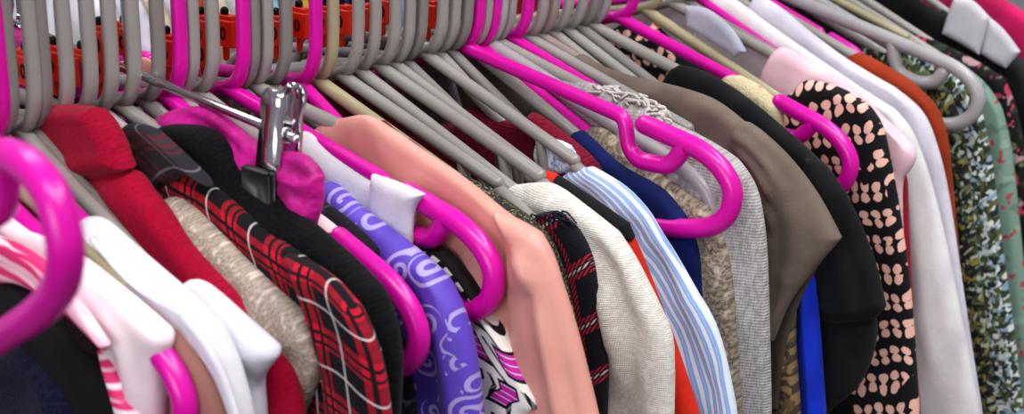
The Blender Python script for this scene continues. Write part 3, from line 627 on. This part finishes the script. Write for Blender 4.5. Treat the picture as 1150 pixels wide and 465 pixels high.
for i in range(60):
    t = i/59; p = fr.at(672 + 76*t, 100 + 32*t - 6*math.sin(math.pi*t) + random.uniform(-2, 3)); y = random.uniform(-.006, .008); s = random.uniform(.5, 1.25)
    rv.append(tube([(p[0] + .002*k*s*math.sin(i*2.1+k), y + .0012*k*math.cos(i*1.3), p[1] - .002 + .0026*k*s - .0006*k*k) for k in range(5)], .0011, 5))
mesh('ruffle', *join(*rv), plain('off_white_fringe', 'd9d3cc'), o)
TAU = plain('taupe_jersey', '796c62', '685c54', .9)
o = G('t_shirt', 'taupe jersey tee with a gathered short sleeve', 't-shirt', 'n40', [(622, 84), (640, 70), (652, 60), (672, 72), (704, 84), (760, 97), (802, 112), (836, 138), (855, 200), (862, 300), (866, 465)], 7, TAU, h0=.009, ripple=(.004, 3, 1), dip=.015,
      folds=[([(660, 80), (700, 96), (735, 100)], .005, .004), ([(650, 92), (690, 104), (725, 122)], .004, .004), ([(690, 90), (720, 92), (760, 104)], -.003, .004)])
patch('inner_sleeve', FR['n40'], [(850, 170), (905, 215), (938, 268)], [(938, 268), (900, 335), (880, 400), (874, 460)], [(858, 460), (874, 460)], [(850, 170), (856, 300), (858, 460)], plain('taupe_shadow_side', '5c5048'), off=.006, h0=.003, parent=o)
patch('sleeve', FR['n40'], [(826, 146), (840, 137), (882, 172), (918, 218), (945, 268)], [(945, 268), (915, 303), (886, 342), (868, 384)], [(858, 300), (862, 340), (868, 384)], [(826, 146), (826, 170), (846, 220), (858, 300)], TAU, off=-.010, h0=.009, rnd=.012, parent=o,
      folds=[([(828, 152), (845, 158), (870, 185)], .003, .003), ([(828, 166), (850, 180), (872, 215)], .004, .003), ([(834, 185), (856, 210), (872, 250)], .004, .004), ([(836, 142), (862, 160), (890, 195)], -.002, .004), ([(880, 200), (900, 250), (890, 310)], .005, .009), ([(850, 220), (880, 270), (872, 340)], -.003, .008)])
OLV = floral('olive_brown_print', '4a4034', ('6b5a3c', '8a7450'), 110, .5)
G('top', 'olive brown patterned top showing below the taupe sleeve', 'top', 'n41', [(800, 180), (850, 232), (880, 290), (892, 350), (892, 400), (898, 465)], 3, OLV, h0=.008)
COB = plain('cobalt_satin', '1440d8', '0e2fae', .5, .2, 20, .15, .001, .4)
G('blouse', 'cobalt blue blouse hanging between the taupe sleeve and the black tee', 'blouse', 'n42', [(820, 170), (870, 230), (900, 285), (910, 320), (917, 350), (927, 465)], 3, COB, h0=.009, ripple=(.004, 5, 0), folds=[([(908, 330), (912, 400), (916, 465)], .005, .004)])
BT = plain('black_tee_jersey', '202124', '151618', .9)
o = G('t_shirt', 'black jersey tee with a wide short sleeve', 't-shirt', 'n44', [(745, 94), (754, 78), (764, 73), (792, 81), (832, 105), (882, 146), (926, 186), (950, 260), (980, 345), (984, 385), (966, 432), (930, 462)], 6, BT, h0=.009, dip=.03)
patch('sleeve', FR['n44'], [(905, 178), (926, 184), (956, 230), (981, 290), (995, 345)], [(995, 345), (980, 358), (940, 362)], [(900, 345), (915, 358), (940, 362)], [(905, 178), (896, 250), (900, 345)], BT, off=-.008, h0=.008, rnd=.012, parent=o, folds=[([(925, 200), (945, 270), (960, 350)], .004, .008), ([(905, 335), (950, 348), (990, 338)], .0015, .002)])
CRE = plain('cream_lace', 'e3d6b0', 'cfc29c', .9, .25, 90, .8, .0015)
G('camisole', 'cream lace camisole strap on the magenta hanger right of the black tee', 'camisole', 'n45', [(806, 98), (814, 86), (824, 82), (852, 96), (878, 118), (880, 140), (886, 220), (890, 465)], 4, CRE, hide=False, h0=.009, dip=.03)
PD = pinkdots('black_pink_spots')
o = G('dress', 'black dress with clusters of pale pink spots', 'dress', 'n46', [(735, 25), (760, 50), (800, 75), (850, 96), (884, 108), (900, 92), (918, 91), (946, 100), (972, 117), (991, 143), (1004, 200), (1016, 275), (1025, 350), (1033, 465)], 8, PD, h0=.009, dip=.03)
patch('scarf_tie', FR['n46'], [(770, 6), (795, 10), (822, 32), (838, 58)], [(838, 58), (826, 64)], [(772, 30), (800, 48), (826, 64)], [(770, 6), (772, 30)], plain('pale_blue_grey_chiffon', 'b4b5c2', 'a2a3b2'), off=.006, h0=.005, parent=o)
LP = plain('light_pink_jersey', 'eccbd4', 'deb6c2')
o = G('top', 'light pink jersey top beside the black dress with pink spots', 'top', 'n47', [(862, 70), (870, 57), (884, 54), (915, 72), (952, 94), (986, 130), (1008, 153), (1028, 172), (1024, 190), (1013, 212), (1017, 330), (1026, 465)], 6, LP, h0=.009, dip=.14)
G('top', 'crimson top showing as a narrow strip beside the first long white top', 'top', 'n48', [(960, 110), (990, 142), (1008, 170), (1018, 205), (1024, 330), (1028, 400), (1034, 465)], 3, plain('crimson_cotton', 'a01430'), h0=.006)
WL = plain('white_linen', 'e2e0df', 'd0cdd2', .7); WL2 = plain('lavender_white_linen', 'd8d4de', 'c4bfcc', .7)
o = G('shirt', 'long white linen shirt, first of the two right of the light pink top', 'shirt', 'n50', [(790, -12), (820, -4), (862, 26), (906, 57), (962, 96), (1003, 122), (1026, 150), (1046, 205), (1065, 280), (1084, 375), (1101, 465)], 5, WL, h0=.009, rnd=.016, ripple=(.003, 4, 0), folds=[([(905, 62), (900, 75), (880, 82)], .002, .002), ([(1010, 150), (1030, 250), (1050, 400)], .004, .008)])
G('shirt', 'long lavender white shirt, second of the two, against the rust orange top', 'shirt', 'n51', [(850, -8), (876, 8), (910, 36), (950, 66), (1002, 98), (1036, 126), (1054, 168), (1068, 232), (1086, 350), (1104, 465)], 4, WL2, h0=.008, rnd=.014, ripple=(.002, 3, 0))
RST = plain('rust_jersey', '9c3c1c', '843114')
G('top', 'rust orange top between the white shirts and the dark floral dress', 'top', 'n52', [(946, 72), (956, 60), (968, 60), (992, 72), (1024, 92), (1050, 118), (1063, 150), (1069, 200), (1078, 300), (1090, 465)], 5, RST, h0=.009)
FL = floral('dark_green_floral', '1d221f', ('5c6448', '3c4a3c', '9aa392', '857734'), 115, .56)
G('dress', 'dark green, white and olive floral dress behind the large bare grey hanger', 'dress', 'n54', [(930, 52), (950, 46), (985, 54), (1030, 72), (1066, 104), (1082, 150), (1094, 250), (1106, 350), (1120, 465)], 4, FL, h0=.009)
FL2 = floral('pale_blue_floral', '26302e', ('b9c4c4', '8aa3b8', 'd3d8d6', '35452f', '5b6238'), 95, .52)
G('dress', 'white and pale blue leaf print dress right of the large bare grey hanger', 'dress', 'n56', [(1010, 42), (1050, 60), (1084, 92), (1102, 128), (1114, 185), (1126, 280), (1140, 380), (1150, 465)], 3, FL2, h0=.009)
FL3 = floral('sage_floral', '7f9a8c', ('8fa898', '6c8678', 'b04a58'), 60, .60)
G('dress', 'sage green dress with small red flowers near the right edge', 'dress', 'n58', [(1050, 55), (1085, 76), (1108, 96), (1124, 122), (1136, 170), (1146, 260), (1160, 400)], 3, FL3, h0=.009)
FL4 = floral('black_rose_floral', '1a191b', ('2f3a2c', 'a98a8c', 'b8405c', '66704e'), 62, .60)
G('dress', 'black rose print dress at the upper right behind the khaki bar', 'dress', 'n59', [(935, -20), (960, -6), (1000, 20), (1050, 45), (1092, 66), (1128, 88), (1142, 125), (1152, 180), (1170, 320)], 5, FL4, h0=.009)
GW = plain('dim_white_cotton', 'cbc9cf', 'b9b7bf', .8)
o = G('shirt', 'black shirt with a folded white collar at the top right', 'shirt', 'n60', [(990, -30), (1040, 5), (1085, 32), (1120, 55), (1145, 75), (1160, 110), (1175, 200)], 4, BLK, h0=.009)
patch('collar', FR['n60'], [(1072, -4), (1092, 0), (1112, 20)], [(1112, 20), (1106, 42), (1100, 62)], [(1058, 38), (1080, 50), (1100, 62)], [(1072, -4), (1064, 18), (1058, 38)], GW, off=-.012, h0=.006, parent=o)
patch('collar', FR['n60'], [(1111, 19), (1128, 34), (1146, 58)], [(1146, 58), (1130, 77)], [(1102, 60), (1116, 70), (1130, 77)], [(1111, 19), (1106, 40), (1102, 60)], GW, off=-.010, h0=.006, parent=o)
G('dress', 'navy floral dress at the right edge', 'dress', 'n61', [(1090, 25), (1120, 50), (1146, 78), (1158, 110), (1175, 200)], 3, floral('navy_floral', '1a2036', ('343a58', '6a5070'), 70, .58), h0=.009)
G('coat', 'charcoal coat just in front of the hot pink top at the top right', 'coat', 'n62', [(1060, 8), (1110, 40), (1150, 68), (1175, 95), (1190, 170)], 3, plain('charcoal_wool', '3a393d'), h0=.009)
G('top', 'hot pink top in the top right corner', 'top', 'n63', [(1060, -40), (1115, -8), (1150, 14), (1180, 45), (1195, 120)], 3, plain('hot_pink_jersey', 'd8286e'), h0=.009)

# ---------------------------------------------------------------- orange size tags
ARM = lambda u: -abs(u)*.30
def numeral(txt, size):
    c = bpy.data.curves.new('numeral', 'FONT'); c.body = txt; c.size = size; c.extrude = .00015; c.align_x = 'CENTER'; c.align_y = 'CENTER'; c.offset = .00025
    o = bpy.data.objects.new('numeral', c); COL.objects.link(o); bpy.context.view_layer.update()
    me = bpy.data.meshes.new_from_object(o.evaluated_get(bpy.context.evaluated_depsgraph_get())); bpy.data.objects.remove(o); me.materials.clear(); me.materials.append(INK); me.name = 'numeral'; return me
N10, NS, N = numeral('10', .0112), numeral('S', .011), None
TG = [(31, 78, '10', 'just right of the first hook from the left edge'), (61, 72, '10', 'right of the second grey hook from the left'), (72, 79, '10', 'just in front of the third grey hook from the left'), (93, 75, '10', 'between the third and fourth grey hooks, above the red collar'),
      (113, 75, '10', 'above the right corner of the red collar'), (113, 49, '10', 'highest above the red collar'), (141, 46, '10', 'left of the hook over the dark plaid collar'), (188, 58, '10', 'left of the first slim magenta hook'), (228, 59, '10', 'lower one right of the first slim magenta hook'),
      (226, 36, '10', 'upper one right of the first slim magenta hook'), (253, 36, '10', 'left of the second slim magenta hook'), (290, 37, '10', 'right of the second slim magenta hook'), (310, 36, '10', 'second right of the second slim magenta hook'), (336, 27, '10', 'full face left of the magenta hook over the peach blouse'), (363, 24, '10', 'between the magenta hook and the khaki hook'),
      (383, 23, '10', 'right of the khaki hook'), (407, 20, '10', 'second right of the khaki hook'), (430, 12, '10', 'third right of the khaki hook'), (481, 17, 'S', 'marked S, furthest right')]
TB = join(box((0, 0, 0), (.0200, .0085, .0170), .10), box((.001, 0, .0098), (.015, .006, .003), .2), tube([(0, 0, -.006), (0, 0, -.016)], .0022, 8))
BALL = tube([(0, 0, .0125), (0, 0, .0135)], .0026, 10)
tm = bm_ = None
for px, py, txt, lab in TG:
    best = None
    for kk, f in FR.items():
        u, z = f.at(px, py)
        if -.09 < u < -.012:
            e = abs(z - (ARM(u) + .0185))
            if best is None or e < best[0]: best = (e, f, u, z)
    if not best: print('NO TAG', px, py); continue
    e, f, u, z = best
    if tm is None:
        t = mesh('size_tag', *TB, ORANGE, smooth=False); kx = mesh('pin', *BALL, BLACKRUB, t); tm, bm_ = t.data, kx.data
    else:
        t = bpy.data.objects.new('size_tag', tm); COL.objects.link(t); kx = bpy.data.objects.new('pin', bm_); COL.objects.link(kx); kx.parent = t
    t.matrix_world = f.world() @ Matrix.Translation((u, 0, z)) @ Matrix.Rotation(random.uniform(-.06, .06), 4, 'Z')
    num = bpy.data.objects.new('numeral', N10 if txt == '10' else NS); COL.objects.link(num); num.parent = t
    num.matrix_local = Matrix.Translation((0, -.0044, -.0003)) @ Matrix.Rotation(math.pi/2, 4, 'X')
    tag(t, 'orange size tag %s' % (('numbered 10, ' if txt == '10' else '') + lab), 'size tag', 'orange size tags')

# ---------------------------------------------------------------- second rail of clothes behind
YB = .72
BG = [(14, 40, 'ece9f0', 'white'), (52, 74, 'e6e3ee', 'lavender white'), (84, 92, 'e8d8b8', 'cream'), (100, 120, 'd6dcea', 'pale blue grey'), (128, 146, 'b84a38', 'brick red'), (156, 172, 'e9dcc4', 'ivory'), (180, 196, 'e4e8f2', 'icy white'), (216, 236, '9fd4de', 'sky blue'), (244, 256, '8a9096', 'slate grey'),
      (256, 272, 'd8b33c', 'mustard'), (284, 300, '1d2740', 'navy'), (306, 320, '34335e', 'indigo'), (330, 348, '1c1c20', 'black'), (364, 378, 'a8a08a', 'stone'), (380, 396, '8fb0d8', 'mid blue'), (404, 420, '2c2a2e', 'charcoal'), (426, 444, 'b02038', 'cherry red'), (470, 520, '6a5a60', 'mauve grey'), (530, 620, 'a02030', 'deep red')]
for a_, b_, c_, nm in BG:
    d = ray((a_+b_)/2, 15); t_ = (YB - .18 - CAM[1])/d[1]; p = CAM + d*t_
    w = (b_-a_)/F*t_/max(.55, 1)*.75; f = Frame(p[0] + .012, 0.0, math.radians(28), YB); f.rock = 0
    z0 = .02
    T = np.array([(0.004, z0), (.06, z0-.012), (.14, z0-.035), (.19, z0-.06)]); E = np.array([(.19, z0-.06), (.205, z0-.12), (.215, -.3), (.225, -.7)])
    G_ = coons(smoothline(T), smoothline(E), np.array([(.004, -.7), (.225, -.7)]), np.array([(.004, z0), (.004, -.7)]), grade(16), np.linspace(0, 1, 20))
    Bk = G_[::-1].copy(); Bk[..., 0] *= -1
    o = cloth('garment', np.concatenate([Bk, G_]), w*.5, plain('background_cloth', c_), None, 0, (), (.003, 3, 0), w*.6); o.matrix_world = f.world()
    tag(o, '%s garment on the rail behind, blurred between the hooks' % nm, 'garment', 'clothes on the rail behind')
    hk = mesh('wire_hook', *tube([(0, 0, z0-.004), (0, 0, .06)] + [(.017*math.cos(q), 0, .078 + .017*math.sin(q)) for q in np.linspace(-1.2, 3.0, 9)], .002, 8), CHROME, o)
r2 = bpy.data.objects.new('clothes_rail', None); COL.objects.link(r2); r2.location = (.3, YB, -1.35); tag(r2, 'second chrome clothes rail standing behind the crowded front one', 'clothes rail')
mesh('rail', *tube([(-1.4, 0, 1.431), (2.4, 0, 1.431)], .012, 16), CHROME, r2)
for x in (-1.35, 2.35): mesh('post', *tube([(x, 0, .03), (x, 0, 1.431)], .015, 12), CHROME, r2); mesh('foot', *tube([(x, -.28, .015), (x, .28, .015)], .014, 12), CHROME, r2)

# ---------------------------------------------------------------- room and light
M = Mat('floor_vinyl', .5, 0, .4); M.color(M.mix(M.noise(6, 4), '6b6660', '7c766f'))
mesh('floor', [(-4, -4, -1.35), (6, -4, -1.35), (6, 4, -1.35), (-4, 4, -1.35)], [(0, 1, 2, 3)], M.m, smooth=False)['kind'] = 'structure'
M = Mat('wall_paint', .9, 0, .2); M.color(M.mix(M.noise(3, 3), 'cfcdd0', 'dad8da'))
mesh('wall_back', [(-4, 2.4, -1.35), (6, 2.4, -1.35), (6, 2.4, 1.6), (-4, 2.4, 1.6)], [(0, 1, 2, 3)], M.m, smooth=False)['kind'] = 'structure'
mesh('wall_right', [(4.5, -4, -1.35), (4.5, 4, -1.35), (4.5, 4, 1.6), (4.5, -4, 1.6)], [(3, 2, 1, 0)], M.m, smooth=False)['kind'] = 'structure'
def area(name, loc, tgt, sx, sy, e, c=(1, 1, 1)):
    l = bpy.data.lights.new(name, 'AREA'); l.shape = 'RECTANGLE'; l.size = sx; l.size_y = sy; l.energy = e; l.color = c
    o = bpy.data.objects.new(name, l); COL.objects.link(o); o.location = loc
    o.rotation_euler = (Vector(tgt) - Vector(loc)).to_track_quat('-Z', 'Y').to_euler(); return o
area('ceiling_strip_light', (-.5, -.9, 1.5), (.2, -.1, -.1), 1.5, .25, 24, (1, .98, .96))
area('ceiling_strip_light', (.9, -.8, 1.55), (.4, -.1, -.1), 1.5, .25, 22, (1, .98, .97))
area('ceiling_strip_light', (.2, 1.0, 1.55), (.3, .2, 0), 1.6, .25, 16, (.97, .98, 1))
area('left_fill_light', (-2.4, -1.1, .6), (.1, -.1, -.10), 1.2, 1.2, 28, (.97, .98, 1))  # unseen fill added at the left to brighten left-facing cloth, no window
w = bpy.data.worlds.new('world'); S.world = w; w.use_nodes = True; w.node_tree.nodes['Background'].inputs[0].default_value = (.9, .92, 1, 1); w.node_tree.nodes['Background'].inputs[1].default_value = .34
